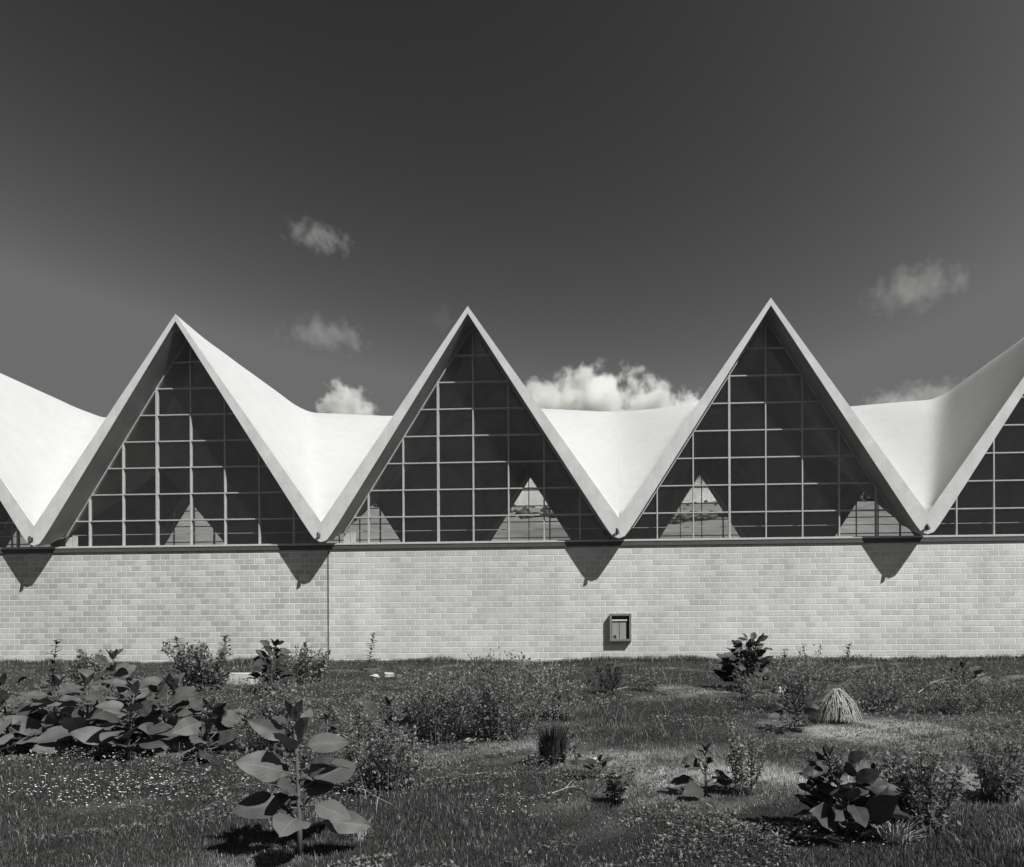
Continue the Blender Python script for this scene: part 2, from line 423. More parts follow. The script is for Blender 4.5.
def inner_z(x, off):                         # underside of the gable at |x| from the bay's middle, at the glass plane
    u = min(abs(x) / (W / 2), 1.0)
    z = float(top(np.array(u), np.array(-1 + 2 * off / L)))
    return float(bottom(0, 0, np.array(z)))
GL = 0.80                                    # glass plane behind the shell's edge
vx = [k * 1.225 for k in range(-3, 4)]
hz = [SILL + 0.925 * k for k in range(1, 8)]
def half_width(z):
    lo, hi = 0.0, W / 2
    for _ in range(40):
        m = (lo + hi) / 2
        if inner_z(m, GL) > z: lo = m
        else: hi = m
    return lo
def window_parts(y):
    fr = MB()
    for k, x in enumerate(vx):
        wd = 0.021 if k != 2 else 0.036
        zt = inner_z(x, GL) + 0.05
        if zt > SILL + 0.2: fr.box((x - wd, y - 0.05, SILL - 0.01), (x + wd, y + 0.05, zt))
    for z in hz:
        h = half_width(z)
        if h > 0.15: fr.box((-h - 0.03, y - 0.043, z - 0.02), (h + 0.03, y + 0.043, z + 0.02))
    h = half_width(SILL)
    fr.box((-h, y - 0.047, SILL - 0.03), (h, y + 0.047, SILL + 0.045))
    # raking head against the shell
    hh = [(-x) for x in np.linspace(W / 2 * 0.94, 0, 12)]
    pts = [(x, inner_z(x, GL) - 0.02) for x in np.linspace(-h, h, 41)]
    for (xa, za), (xb, zb) in zip(pts[:-1], pts[1:]):
        V = [(xa, y-.04, za-.04), (xb, y-.04, zb-.04), (xb, y+.04, zb-.04), (xa, y+.04, za-.04), (xa, y-.04, za+.07), (xb, y-.04, zb+.07), (xb, y+.04, zb+.07), (xa, y+.04, za+.07)]
        fr.add(V, [(3,2,1,0),(4,5,6,7),(0,1,5,4),(1,2,6,5),(2,3,7,6),(3,0,4,7)])
    gl = MB()
    xs = np.linspace(-h, h, 41)
    V = [(x, y, SILL) for x in xs] + [(x, y, inner_z(x, GL) + 0.03) for x in xs]
    gl.add(V, [(i, i + 1, i + 42, i + 41) for i in range(40)])
    rl = MB(); h2 = half_width(SILL + 0.48)
    rl.tube([(-h2, y + 0.16, SILL + 0.48), (h2, y + 0.16, SILL + 0.48)], 0.012)
    return fr, gl, rl
fr, gl, rl = window_parts(GL)
FR = fr.build('window', M['mullion']); GLS = gl.build('pane', M['glass']); RL = rl.build('guard_rail', M['mullion'])
for o in (FR, GLS, RL): C.objects.unlink(o)
KS = range(-3, 7)
for k in KS:
    cx = X0 + W * (k + 0.5)
    r = link('roof_vault', roof_me, None, hall); r.location = (cx, 0, 0)
    s = link('soffit', soff_me, None, r); [link('shell_edge', q, None, r) for q in edge_me]
    for back in (False, True):
        f_ = FR.copy(); C.objects.link(f_); f_.parent = hall
        if back: f_.location = (cx, L, 0); f_.rotation_euler = (0, 0, math.pi)
        else: f_.location = (cx, 0, 0)
        q = GLS.copy(); C.objects.link(q); q.parent = f_
        if not back:
            q = RL.copy(); C.objects.link(q); q.parent = f_
bpy.data.objects.remove(FR); bpy.data.objects.remove(GLS); bpy.data.objects.remove(RL)
XL, XR = X0 + W * KS[0], X0 + W * (KS[-1] + 1)
XJ = X0 + W - 0.08
def slab(name, a, b, mat):
    mb = MB(); mb.box(a, b); return mb.build(name, mat, hall)
slab('brick_wall', (XL, WALL_Y, -0.6), (XJ - 0.02, WALL_Y + 0.2, 4.0), M['brick_left'])
slab('brick_wall', (XJ + 0.02, WALL_Y, -0.6), (XR, WALL_Y + 0.2, 4.0), M['brick_right'])
slab('expansion_joint', (XJ - 0.02, WALL_Y + 0.012, -0.6), (XJ + 0.02, WALL_Y + 0.19, 4.0), M['joint'])
slab('downpipe', (XJ - 0.012, WALL_Y - 0.02, 0.1), (XJ + 0.012, WALL_Y + 0.01, 4.0), M['joint'])
slab('sill_shade_band', (XL, WALL_Y - 0.05, 4.0), (XR, WALL_Y + 0.22, SILL - 0.045), M['sill_shade'])  # sill band coloured dark to paint the shadow under the projecting sill
slab('sill_rail', (XL, WALL_Y - 0.065, SILL - 0.045), (XR, WALL_Y + 0.2, SILL - 0.005), M['rail'])
slab('rear_wall', (XL, L - WALL_Y - 0.2, -0.6), (XR, L - WALL_Y, 4.15), M['inner'])
for xx in (XL, XR - 0.2):
    mb = MB(); V = []
    ys = np.linspace(0.75, L - 0.75, 41)
    zt = [float(bottom(0, 0, top(np.array(1.0), np.array(-1 + 2 * y / L)))) for y in ys]
    for x in (xx, xx + 0.2):
        V += [(x, y, -0.5) for y in ys] + [(x, y, z) for y, z in zip(ys, zt)]
    F = [(i, i+1, i+42, i+41) for i in range(40)] + [(i+82, i+123, i+124, i+83) for i in range(40)]
    mb.add(V, F); mb.build('end_wall', M['inner'], hall)  # unseen hall ends, closed with plain wall to keep the interior dark
fl = MB(); fl.box((XL + .2, WALL_Y + 0.21, -0.3), (XR - .2, L - WALL_Y - 0.21, 0.03))
tag(fl.build('floor', M['floor']), None, None, kind='structure')

# ------------------------------------------------------------------ things on the wall
lamp_words = ['small dark floodlight under the leftmost roof valley', 'small dark floodlight at the roof valley above the wall joint',
              'small dark floodlight at the roof valley up and left of none', 'small dark floodlight at the rightmost roof valley']
lamp_words[2] = 'small dark floodlight at the roof valley directly above the wooden wall box'
def floodlight(x, label):
    t = empty('floodlight', (x, -0.022, 4.30), label, 'floodlight', 'floodlights under the roof valleys'); t.scale = (.72, .62, .85)
    m = MB(); m.box((-0.035, -0.02, -0.05), (0.035, 0.03, 0.09)); m.box((-0.02, -0.10, -0.02), (0.02, -0.02, 0.02)); m.build('bracket', M['dark_metal'], t)
    m = MB(); m.tube([(-0.03, -0.10, 0.10), (0.0, -0.15, 0.02), (0.03, -0.20, -0.08)], [0.055, 0.07, 0.075], 12); m.tube([(0.0,-.1,.0),(-.03,-.1,-.16)], 0.02, 8)
    bevel(m.build('lamp_housing', M['dark_metal'], t), 0.006)
    m = MB(); m.tube([(0.03, -0.20, -0.08), (0.033, -0.206, -0.09)], 0.062, 12); m.build('lens', M['lens'], t)
for k, lb in zip((0, 1, 2, 3), lamp_words): floodlight(X0 + W * k - 0.05, lb)

bx, bz, by = 0.36, 1.24, WALL_Y
def wall_box():
    p = Vector((0, -DCAM, CAMZ)); v = ray(620.5, 627.5); s = (WALL_Y - 0.15 - p.y) / v.y; q = p + v * s
    t = empty('wall_box', (q.x, WALL_Y, q.z), 'weathered wooden box with two pale boards fixed low on the masonry wall', 'wall box')
    hw, hh, dp, tk = 0.37, 0.47, 0.175, 0.075
    m = MB()
    m.box((-hw, -dp, -hh), (-hw + tk, -0.002, hh)); m.box((hw - tk, -dp, -hh), (hw, -0.002, hh))
    m.box((-hw + tk, -dp + .002, hh - tk), (hw - tk, -0.002, hh)); m.box((-hw + tk, -dp + .002, -hh), (hw - tk, -0.002, -hh + tk))
    bevel(m.build('frame', M['wood'], t), 0.006)
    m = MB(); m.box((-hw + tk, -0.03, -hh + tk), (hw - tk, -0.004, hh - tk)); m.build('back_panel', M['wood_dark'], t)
    m = MB(); m.box((-hw + tk + .01, -0.12, hh - tk - 0.17), (hw - tk - 0.07, -0.035, hh - tk - 0.12)); m.build('top_rail', M['white_paint'], t)
    for a, b in ((-0.285, -0.055), (-0.035, 0.20)):
        m = MB(); m.box((a, -0.09, -hh + tk + .005), (b, -0.05, hh - tk - 0.19)); bevel(m.build('board', M['wood2'], t), 0.006)
    m = MB(); m.box((-0.20, -0.115, -0.30), (-0.15, -0.09, -0.25)); m.tube([(-0.24, -0.10, -0.28), (-0.13, -0.105, -0.34)], 0.014, 6); m.build('latch', M['dark_metal'], t)
wall_box()

# pale slatted panels added inside the glass to imitate bright spots
for px0, lb in ((72, 'pale slatted panel imitating a bright spot inside the glass at the left foot of the leftmost full gable window'), (350, 'pale slatted panel imitating a bright spot inside the glass at the left foot of the middle gable window')):
    p = Vector((0, -DCAM, CAMZ)); v = ray(px0, 533); q = p + v * ((GL + 0.14 - p.y) / v.y)
    t = empty('bright_spot_panel', (q.x, q.y, SILL - 0.21), lb, 'bright_spot_panel', 'added bright spots inside the front windows')
    m = MB(); m.box((-0.22, -0.02, 0), (0.0, 0.02, 0.62)); m.box((0.03, -0.02, 0), (0.2, 0.02, 0.66)); m.box((-0.22, 0.02, 0.1), (0.2, 0.3, 0.16)); m.build('slats', M['white_paint'], t)
    m = MB(); m.box((-0.16, 0.021, -4.0 + 0.06), (0.14, 0.28, 0.1)); m.build('stand', M['inner'], t)

# ------------------------------------------------------------------ grass
def blades(n, name, mat, label, hlo, hhi, dmin, dmax, wall=False):
    d = np.exp(rng.uniform(math.log(dmin), math.log(dmax), n))
    sx = rng.uniform(-780, 660, n) / FPX
    x = c_ * sx * d - s_ * d; y = -DCAM + s_ * sx * d + c_ * d
    k = y < WALL_Y - 0.03; x, y, d = x[k], y[k], d[k]
    if wall:
        y = WALL_Y - 0.03 - np.abs(rng.normal(0, 0.35, len(x)))
        d = y + DCAM
    n = len(x); z = gz(x, y); dry = dryness(x, y)
    dry = np.clip(dry + rng.normal(0, 0.12, n) + (rng.random(n) < 0.05) * 0.6, 0, 1)
    patch = np.clip(0.5 + 0.6 * wav(x, y, 1.6, 3.3) + 0.35 * wav(x, y, 4.5, 0.2), 0.05, 1.3)
    h = (hlo + (hhi - hlo) * patch) * rng.uniform(0.5, 1.15, n)
    an = rng.uniform(0, 2 * math.pi, n); ln = rng.uniform(0.1, 0.9, n) * h
    lx, ly = np.cos(an) * ln, np.sin(an) * ln
    wd = rng.uniform(0.0009, 0.0024, n) * (0.6 + d / 11)
    a2 = rng.uniform(0, 2 * math.pi, n); wx, wy = np.cos(a2) * wd, np.sin(a2) * wd
    V = np.empty((n, 5, 3), np.float32)
    V[:, 0] = np.stack([x - wx, y - wy, z - 0.01], 1); V[:, 1] = np.stack([x + wx, y + wy, z - 0.01], 1)
    V[:, 2] = np.stack([x + wx * .8 + lx * .35, y + wy * .8 + ly * .35, z + h * .6], 1)
    V[:, 3] = np.stack([x - wx * .8 + lx * .35, y - wy * .8 + ly * .35, z + h * .6], 1)
    V[:, 4] = np.stack([x + lx, y + ly, z + h * np.clip(1 - 0.25 * ln / h, .6, 1)], 1)
    me = bpy.data.meshes.new(name)
    me.vertices.add(n * 5); me.vertices.foreach_set('co', V.ravel())
    b = (np.arange(n) * 5)[:, None]
    lp = np.concatenate([b + 0, b + 1, b + 2, b + 3, b + 3, b + 2, b + 4], 1).ravel().astype(np.int32)
    me.loops.add(len(lp)); me.loops.foreach_set('vertex_index', lp)
    st = np.stack([np.arange(n) * 7, np.arange(n) * 7 + 4], 1).ravel().astype(np.int32)
    me.polygons.add(2 * n); me.polygons.foreach_set('loop_start', st)
    me.polygons.foreach_set('loop_total', np.tile([4, 3], n).astype(np.int32))
    me.update(calc_edges=True); me.validate()
    at_ = me.attributes.new('dry', 'FLOAT', 'POINT'); at_.data.foreach_set('value', np.repeat(dry, 5).astype(np.float32))
    return tag(link(name, me, mat), label, 'grass', kind='stuff')
blades(510000, 'meadow_grass', M['grass'], 'short uneven meadow grass covering the rough slope', 0.015, 0.065, 2.9, 22.0)
blades(38000, 'tall_grass', M['grass'], 'taller grass fringe along the foot of the masonry wall', 0.03, 0.24, 18, 24.0, True)

# ------------------------------------------------------------------ plants
def leaf(mb, base, direc, up, ln, wd, droop=0.4, fold=0.2, wave=0.05, n=9, m=6):
    d = Vector(direc).normalized(); sd = d.cross(Vector(up)).normalized(); nu = sd.cross(d).normalized()
    V, UV = [], []
    ph = random.uniform(0, 6)
    for i in range(n + 1):
        t = i / n
        prof = (math.sin(math.pi * min(1, t ** 0.75)) ** 0.8 if 0 < t < 1 else 0.0) + (0.02 if t < 0.01 else 0)
        bend = droop * t * t * ln
        for j in range(-m // 2, m // 2 + 1):
            s = j / (m / 2)
            wob = wave * ln * math.sin(5 * t * 3 + ph + s) * abs(s)
            p = Vector(base) + d * (t * ln) + sd * (s * prof * wd / 2) + nu * (abs(s) * fold * prof * wd / 2 - bend + wob)
            V.append(p); UV.append((t, s + 0.0001))
    k = m + 1
    F = [(i * k + j, i * k + j + 1, (i + 1) * k + j + 1, (i + 1) * k + j) for i in range(n) for j in range(m)]
    mb.add(V, F, UV)
def broad_plant(p, height, spread, nl, mat, label, lsize, group=None, lean=0.1, top_tuft=True, name='broad_leaved_plant', cat='plant', mint=0.12):
    root = empty(name, p, label, cat, group)
    stem, lf = MB(), MB()
    a0 = random.uniform(0, 6)
    lx, ly = lean * math.cos(a0), lean * math.sin(a0) * 0.5
    sp = [Vector((lx * t * t * height, ly * t * t * height, t * height)) for t in (0, .25, .5, .75, 1)]
    stem.tube(sp, [0.02 * height ** .5 * 1.0, .018 * height ** .5, .015 * height ** .5, .011 * height ** .5, .006], 7)
    an = a0
    for i in range(nl):
        t = mint + (1 - mint) * (i + 0.5) / nl + random.uniform(-.03, .03)
        an += 2.4 + random.uniform(-.4, .4)
        b = Vector((lx * t * t * height, ly * t * t * height, t * height))
        el = random.uniform(0.1, 0.85) + 0.7 * max(0, t - .7)
        d = Vector((math.cos(an) * math.cos(el), math.sin(an) * math.cos(el), math.sin(el)))
        pet = spread * (1 - 0.55 * t) * random.uniform(0.25, 0.55)
        e = b + d * pet
        stem.tube([b, b + d * pet * .5 + Vector((0, 0, -.01)), e], [.008, .007, .005], 5)
        ls = lsize * (1.22 - 0.7 * t) * random.uniform(0.55, 1.25)
        up = Vector((.35 + random.gauss(0, .35), -.75 + random.gauss(0, .4), .7))
        leaf(lf, e, d + Vector((0, 0, random.uniform(-.7, .3) * min(1, t * 2.5))), up, ls, ls * random.uniform(0.48, 0.72), random.uniform(.05, .35), random.uniform(.05, .3), random.uniform(.012, .04))
    if top_tuft:
        for i in range(4):
            an += 1.7; d = Vector((math.cos(an) * .5, math.sin(an) * .5, 1))
            leaf(lf, sp[-1], d, Vector((-math.cos(an), -math.sin(an), .6)), lsize * .5, lsize * .22, .1, .3, .01)
    lf.build('foliage', mat, root, True); stem.build('stem', M['stem'], root, True)
    return root
def shrub(p, w_, h, mat, label, nl=1500, leafs=0.03, stems=14, group=None, name='weedy_shrub', cat='shrub', upright=0.5, stalks=None, flower=0):
    root = empty(name, p, label, cat, group)
    st, lf = MB(), MB(); LV, LF = [], []
    r = rng; per = max(1, nl // stems); nv = 0
    for i in range(stems):
        a = r.uniform(0, 6.283); q = r.uniform(0, 1) ** .6
        bx_, by_ = math.cos(a) * q * w_ * .22, math.sin(a) * q * w_ * .22
        tx, ty = math.cos(a) * q * w_ * .5, math.sin(a) * q * w_ * .42
        hh = h * r.uniform(.5, 1.15) * (1 - .35 * q * (1 - upright))
        pts = []
        for t in (0, .33, .66, 1):
            cv = t ** 1.4
            pts.append(Vector((bx_ + (tx - bx_) * cv + r.normal(0, .02) * w_ * t, by_ + (ty - by_) * cv + r.normal(0, .02) * w_ * t, hh * (t - .15 * (1 - upright) * t * t))))
        st.tube(pts, [.007, .006, .004, .002], 4)
        t = r.uniform(.08, 1.0, per) ** .75; seg = np.minimum((t * 3).astype(int), 2); fr_ = t * 3 - seg
        P = np.array([tuple(p_) for p_ in pts]); ax = P[seg] * (1 - fr_)[:, None] + P[seg + 1] * fr_[:, None]
        rad = .055 * w_ + .10 * w_ * (1 - t)
        off = r.normal(0, 1, (per, 3)); off /= np.linalg.norm(off, axis=1)[:, None]
        c = ax + off * (rad * r.uniform(.1, 1.0, per))[:, None]; c[:, 2] = np.maximum(c[:, 2], .01)
        dl = off * .8 + r.normal(0, .5, (per, 3)); dl[:, 2] += .25; dl /= np.linalg.norm(dl, axis=1)[:, None]
        sdv = np.cross(dl, r.normal(0, 1, (per, 3)) * .5 + np.array([0, 0, 1.0])); sdv /= (np.linalg.norm(sdv, axis=1)[:, None] + 1e-6)
        s = leafs * r.uniform(.5, 1.35, per)[:, None]
        quad = np.stack([c, c + dl * s * .5 + sdv * s * .26, c + dl * s, c + dl * s * .5 - sdv * s * .26], 1)
        LV.append(quad.reshape(-1, 3))
        LF.append((np.arange(per)[:, None] * 4 + np.arange(4)[None]) + nv); nv += per * 4
    me = bpy.data.meshes.new('foliage'); me.from_pydata(np.concatenate(LV).tolist(), [], np.concatenate(LF).tolist())
    link('foliage', me, mat, root); st.build('stem', M['stem'] if stalks is None else stalks, root)
    return root
def tall_sprig(p, h, label, mat, leafs=0.09, nl=14, group=None, lean=.15):
    root = empty('upright_weed', p, label, 'weed', group); st, lf = MB(), MB()
    a = random.uniform(0, 6); lx = lean * math.cos(a)
    f = lambda t: Vector((lx * t * t * h, 0.03 * math.sin(3 * t), t * h))
    st.tube([f(t / 5) for t in range(6)], [.010, .009, .008, .006, .005, .003], 5)
    for i in range(nl):
        t = .15 + .85 * i / nl; a += 2.4; el = random.uniform(.1, .9)
        d = Vector((math.cos(a) * math.cos(el), math.sin(a) * math.cos(el), math.sin(el)))
        leaf(lf, f(t), d, Vector((0, 0, 1)), leafs * random.uniform(.7, 1.2) * (1.15 - .5 * t), leafs * .42, .3, .3, .02, 4, 2)
    lf.build('foliage', mat, root); st.build('stem', M['stem'], root); return root

GB = 'broad leaved weeds on the slope'; GS = 'weedy shrubs on the slope'; GW = 'upright weeds on the slope'
def H(px, y0, y1, base=None):
    p = at(px, base or y1); return p, (y1 - y0) * pxm(p)
# large clump at the left edge
for px, yb, yt, n, lb in [
    (52, 748, 672, 15, 'big leaved weed at the left edge of the large leafy clump'),
    (88, 752, 672, 16, 'big leaved weed in the thick of the leafy clump under the tall flower stalk'),
    (128, 757, 676, 15, 'big leaved weed with broad flat leaves at the front centre of the left clump'),
    (165, 752, 684, 14, 'big leaved weed in the right half of the left leafy clump'),
    (205, 756, 690, 15, 'big leaved weed at the right end of the left leafy clump'),
    (110, 722, 662, 12, 'big leaved weed standing highest at the back of the left leafy clump'),
    (8, 752, 676, 14, 'big leaved weed farthest left of all, cut by the picture edge')]:
    p, h = H(px, yt, yb); broad_plant(p, h * random.uniform(.68, 1.05), 0.42, n * 2, M['broad'], lb, 0.36, GB, mint=.05)
p, h = H(300, 712, 856); broad_plant(p, h * .93, 0.36, 24, M['broad'], 'single tall big leaved weed in the near foreground with leaves in tiers', 0.34, GB, 0.05, mint=.2)
p, h = H(330, 720, 764); broad_plant(p, h, 0.25, 12, M['broad_dark'], 'dark big leaved weed just behind the tall foreground weed', 0.2, GB)
p, h = H(271, 652, 692); broad_plant(p, h * 1.15, 0.5, 40, M['broad_dark'], 'dark leafy weed beside the white slab near the wall', 0.36, GB)
p, h = H(388, 706, 740); broad_plant(p, h, 0.6, 16, M['broad'], 'low big leaved weed left of the central bush', 0.32, GB)
p, h = H(742, 646, 690); broad_plant(p, h, 0.95, 110, M['broad_dark'], 'dark bushy weed silhouetted against the wall right of the wooden box', 0.34, GB, .3, mint=.05)
p, h = H(795, 706, 730); broad_plant(p, h, 0.6, 26, M['broad_dark'], 'low dark leafy weed in front of the pale stone', 0.22, GB)
p, h = H(706, 752, 796); broad_plant(p, h, 0.3, 14, M['broad_dark'], 'small dark round leaved weed right of centre foreground', 0.19, GB)
p, h = H(848, 752, 838); broad_plant(p, h * .92, 0.45, 64, M['broad_dark'], 'large dark leafy weed in the right foreground', 0.21, GB, .25, mint=.05)
p, h = H(870, 765, 830); broad_plant(p, h * .9, 0.2, 12, M['broad_dark'], 'dark leafy weed leaning on the right side of the large dark foreground weed', 0.17, GB, .2)
p, h = H(600, 762, 782); broad_plant(p, h, 0.2, 6, M['broad_dark'], 'small dark leafed weed lying low in the centre foreground', 0.17, GB)
p, h = H(576, 738, 764); broad_plant(p, h, 0.12, 10, M['broad'], 'small leafy weed touching the dark grass tussock', 0.12, GB)
p, h = H(965, 668, 692); broad_plant(p, h, 0.9, 22, M['broad_dark'], 'dark leafed weed near the wall toward the right edge', 0.32, GB)

for px, yt, yb, wpx, mat, n, ls, lb in [
    (276, 686, 756, 66, 'weed', 3400, .035, 'lacy fine leaved shrub right of the big leafy clump'),
    (505, 664, 738, 110, 'weed', 6500, .035, 'widest bush in the middle of the slope with dark shaded foot'),
    (440, 672, 742, 84, 'weed', 3800, .035, 'bush joined to the left side of the central bush'),
    (560, 672, 720, 70, 'weed_pale', 2200, .035, 'paler bush on the right shoulder of the central bush'),
    (385, 722, 792, 90, 'weed', 3600, .03, 'spreading fine leaved weed patch left of centre'),
    (350, 700, 745, 60, 'weed', 1700, .03, 'thin weedy shrub between the foreground weed and the low big leaved weed'),
    (805, 656, 712, 66, 'weed', 2600, .04, 'bush left of the straw heap near the wall'),
    (880, 668, 712, 80, 'weed', 2600, .04, 'bush right of the straw heap'),
    (925, 752, 832, 72, 'weed', 3600, .03, 'tangled shrub in the right foreground corner beside the large dark weed'),
    (745, 730, 796, 42, 'weed_pale', 1100, .03, 'pale upright shrub right of the small round leaved weed'),
    (607, 668, 694, 40, 'weed_dark', 900, .04, 'dark low shrub below the wooden box'),
    (648, 668, 692, 36, 'weed', 800, .04, 'low grey shrub just right of the dark low shrub under the box'),
    (960, 680, 712, 60, 'weed', 1400, .035, 'low bush by the right edge of the meadow'),
    (200, 648, 690, 64, 'weed', 3000, .07, 'airy shrub against the wall behind the left clump'),
    (90, 652, 690, 40, 'weed_pale', 1500, .06, 'faint pale shrub against the wall at far left'),
    (306, 650, 684, 46, 'weed_pale', 2400, .06, 'pale shrub at the wall foot left of the joint'),
    (620, 772, 802, 34, 'weed', 700, .025, 'thin low shrub in the centre foreground near the small dark weed'),
    (1000, 740, 800, 70, 'weed', 2600, .03, 'grey shrub at the extreme right edge'),
    (752, 676, 700, 34, 'weed_pale', 700, .035, 'pale low shrub in front of the dark bushy weed')]:
    p, h = H(px, yt, yb); s = pxm(p)
    shrub(p, wpx * s * 1.1, h * 1.2, M[mat], lb, int(n * 1.05), ls * 1.25, max(8, n // 80), GS)
# upright weeds against the wall
for px, yt, yb, ls, nl, mat, lb in [
    (50, 644, 700, .1, 16, 'weed_dark', 'tall thin stalk rising above the left end of the leafy clump'),
    (116, 655, 690, .1, 12, 'weed_dark', 'short dark stalk rising from the middle of the leafy clump'),
    (182, 643, 690, .12, 22, 'weed', 'upright weed against the wall left of the leaning one'),
    (222, 640, 686, .12, 26, 'weed', 'leaning feathery weed against the wall behind the white slab'),
    (369, 637, 672, .13, 18, 'weed', 'lone upright weed against the wall right of the joint'),
    (846, 647, 682, .09, 22, 'weed', 'fine upright weed against the wall above the straw heap'),
    (752, 740, 792, .06, 20, 'weed_pale', 'pale slender weed beside the small round leaved weed'),
    (620, 775, 806, .06, 12, 'weed_pale', 'pale slender weed in the centre foreground'),
    (788, 652, 690, .09, 18, 'weed', 'upright weed against the wall above the pale stone')]:
    p, h = H(px, yt, yb); tall_sprig(p, h * 1.1, lb, M[mat], ls * 1.7, nl * 2, GW)

# matted low weeds between the bushes
def ground_cover(n, name, mat, label, thr, seed, hmax, ls):
    d = np.exp(rng.uniform(math.log(3.2), math.log(21.5), n)); sx = rng.uniform(-780, 660, n) / FPX
    x = c_ * sx * d - s_ * d; y = -DCAM + s_ * sx * d + c_ * d
    m = 0.6 * wav(x, y, 1.9, seed) + 0.5 * wav(x, y, 0.7, seed * 1.7) + 0.3 * wav(x, y, 5.3, seed)
    m += 0.45 * np.exp(-((d - 11) / 5.0) ** 2) - 0.55 * np.exp(-((sx * FPX + 585 - 655) / 110.0) ** 2) * (d > 7) - 0.25 * (d < 5.5)
    k = (m > thr) & (y < WALL_Y - .1); x, y, m, d = x[k], y[k], m[k], d[k]; n = len(x)
    hh = np.clip(m - thr, 0, .8) * hmax * 1.6 * rng.random(n) ** .6 + .01
    c = np.stack([x, y, gz(x, y) + hh], 1)
    dl = rng.normal(0, 1, (n, 3)); dl[:, 2] = np.abs(dl[:, 2]) * .6; dl /= np.linalg.norm(dl, axis=1)[:, None]
    sv = np.cross(dl, rng.normal(0, .5, (n, 3)) + np.array([0, 0, 1.0])); sv /= np.linalg.norm(sv, axis=1)[:, None] + 1e-6
    q = (ls * rng.uniform(.4, 1.4, n) * (.6 + d / 16))[:, None]
    V = np.stack([c, c + dl * q * .5 + sv * q * .22, c + dl * q, c + dl * q * .5 - sv * q * .22], 1).reshape(-1, 3)
    F = np.arange(n)[:, None] * 4 + np.arange(4)[None]
    me = bpy.data.meshes.new(name); me.from_pydata(V.tolist(), [], F.tolist()); tag(link(name, me, mat), label, 'weeds', kind='stuff')
ground_cover(155000, 'low_weeds', M['weed'], 'low matted small leaved weeds spreading between the bushes', 0.10, 2.7, .16, .034)
def dry_stalks(n):
    d = np.exp(rng.uniform(math.log(3.6), math.log(21.0), n)); sx = rng.uniform(-780, 660, n) / FPX
    x = c_ * sx * d - s_ * d; y = -DCAM + s_ * sx * d + c_ * d
    k = (wav(x, y, 1.3, 6.1) + .5 * wav(x, y, 3.3, 1.1) + rng.normal(0, .3, n) > 0.25) & ((d > 6.5) | (rng.random(n) < .25)) & (y < WALL_Y - .1); x, y, d = x[k], y[k], d[k]; n = len(x)
    h = rng.uniform(.06, .34, n) * np.clip(d / 11, .25, 1.1); an = rng.uniform(0, 6.283, n); ln = h * rng.uniform(.1, 1.3, n); w_ = .0010 * (.4 + d / 6)
    z = gz(x, y); b = np.stack([x, y, z], 1); m_ = b + np.stack([np.cos(an) * ln * .35, np.sin(an) * ln * .35, h * .65], 1); e = b + np.stack([np.cos(an) * ln, np.sin(an) * ln, h], 1)
    wv = np.stack([w_, w_ * 0, w_ * 0], 1)
    V = np.stack([b - wv, b + wv, m_ + wv, m_ - wv, e + wv * 1.2, e - wv * 1.2], 1).reshape(-1, 3)
    F = np.concatenate([np.arange(n)[:, None] * 6 + np.array([[0, 1, 2, 3]]), np.arange(n)[:, None] * 6 + np.array([[3, 2, 4, 5]])])
    me = bpy.data.meshes.new('dry_stalks'); me.from_pydata(V.tolist(), [], F.tolist()); tag(link('dry_stalks', me, M['stalk']), 'thin dry stalks and seed heads standing through the grass and weeds', 'dry grass', kind='stuff')
dry_stalks(9500)
ground_cover(52000, 'pale_low_weeds', M['weed_pale'], 'paler low weeds and seed heads among the bushes', 0.30, 5.1, .2, .030)

# grass tussock, straw heap
def tussock(p, h, w_, n, mat, label, cat, name, flare=.6):
    mb = MB()
    for i in range(n):
        a = random.uniform(0, 6.283); r0 = random.random() ** .5 * w_ * .3
        b = Vector((math.cos(a) * r0, math.sin(a) * r0, -.01)); hh = h * random.uniform(.25, 1.05)
        d = Vector((math.cos(a), math.sin(a), 0)) * random.uniform(0, flare) * w_ * .6
        t_ = Vector((-math.sin(a), math.cos(a), 0)) * .006
        m_ = b + d * .3 + Vector((0, 0, hh * .6)); e = b + d + Vector((0, 0, hh))
        mb.add([b - t_, b + t_, m_ + t_ * .8, m_ - t_ * .8, e], [(0, 1, 2, 3), (3, 2, 4)])
    o = mb.build(name, mat); o.location = p; return tag(o, label, cat)
p, h = H(553, 722, 764); tussock(p, h, 0.42, 700, M['weed_dark'], 'dark upright grass tussock in front of the central bush', 'tussock', 'grass_tussock')
def straw(p, h, w_, label):
    mb = MB()
    for i in range(650):
        a = random.uniform(0, 6.283); r1 = w_ * .5 * random.uniform(.35, 1.2)
        t0 = Vector((math.cos(a) * .04 + random.gauss(0, .03), math.sin(a) * .04 + random.gauss(0, .03), h * random.uniform(.75, 1.08)))
        e = Vector((math.cos(a) * r1, math.sin(a) * r1, random.uniform(0, .06)))
        m_ = t0.lerp(e, .5) + Vector((math.cos(a), math.sin(a), .5)) * h * .14 + Vector((random.gauss(0, .02), random.gauss(0, .02), 0))
        s_v = Vector((-math.sin(a), math.cos(a), 0)) * .005
        mb.add([t0 - s_v, t0 + s_v, m_ + s_v, m_ - s_v, e + s_v * .5, e - s_v * .5], [(0, 1, 2, 3), (3, 2, 4, 5)])
    o = mb.build('straw_heap', M['dry']); o.location = p; tag(o, label, 'straw heap')
p, h = H(836, 690, 722); straw(p, h, 48 * pxm(p), 'heap of pale dry straw stalks between two bushes near the wall')
p, h = H(358, 818, 840); tussock(p, h, .2, 120, M['dry'], 'small pale dry grass tuft at the bottom edge by the foreground weed', 'tussock', 'dry_tussock', 1.0)
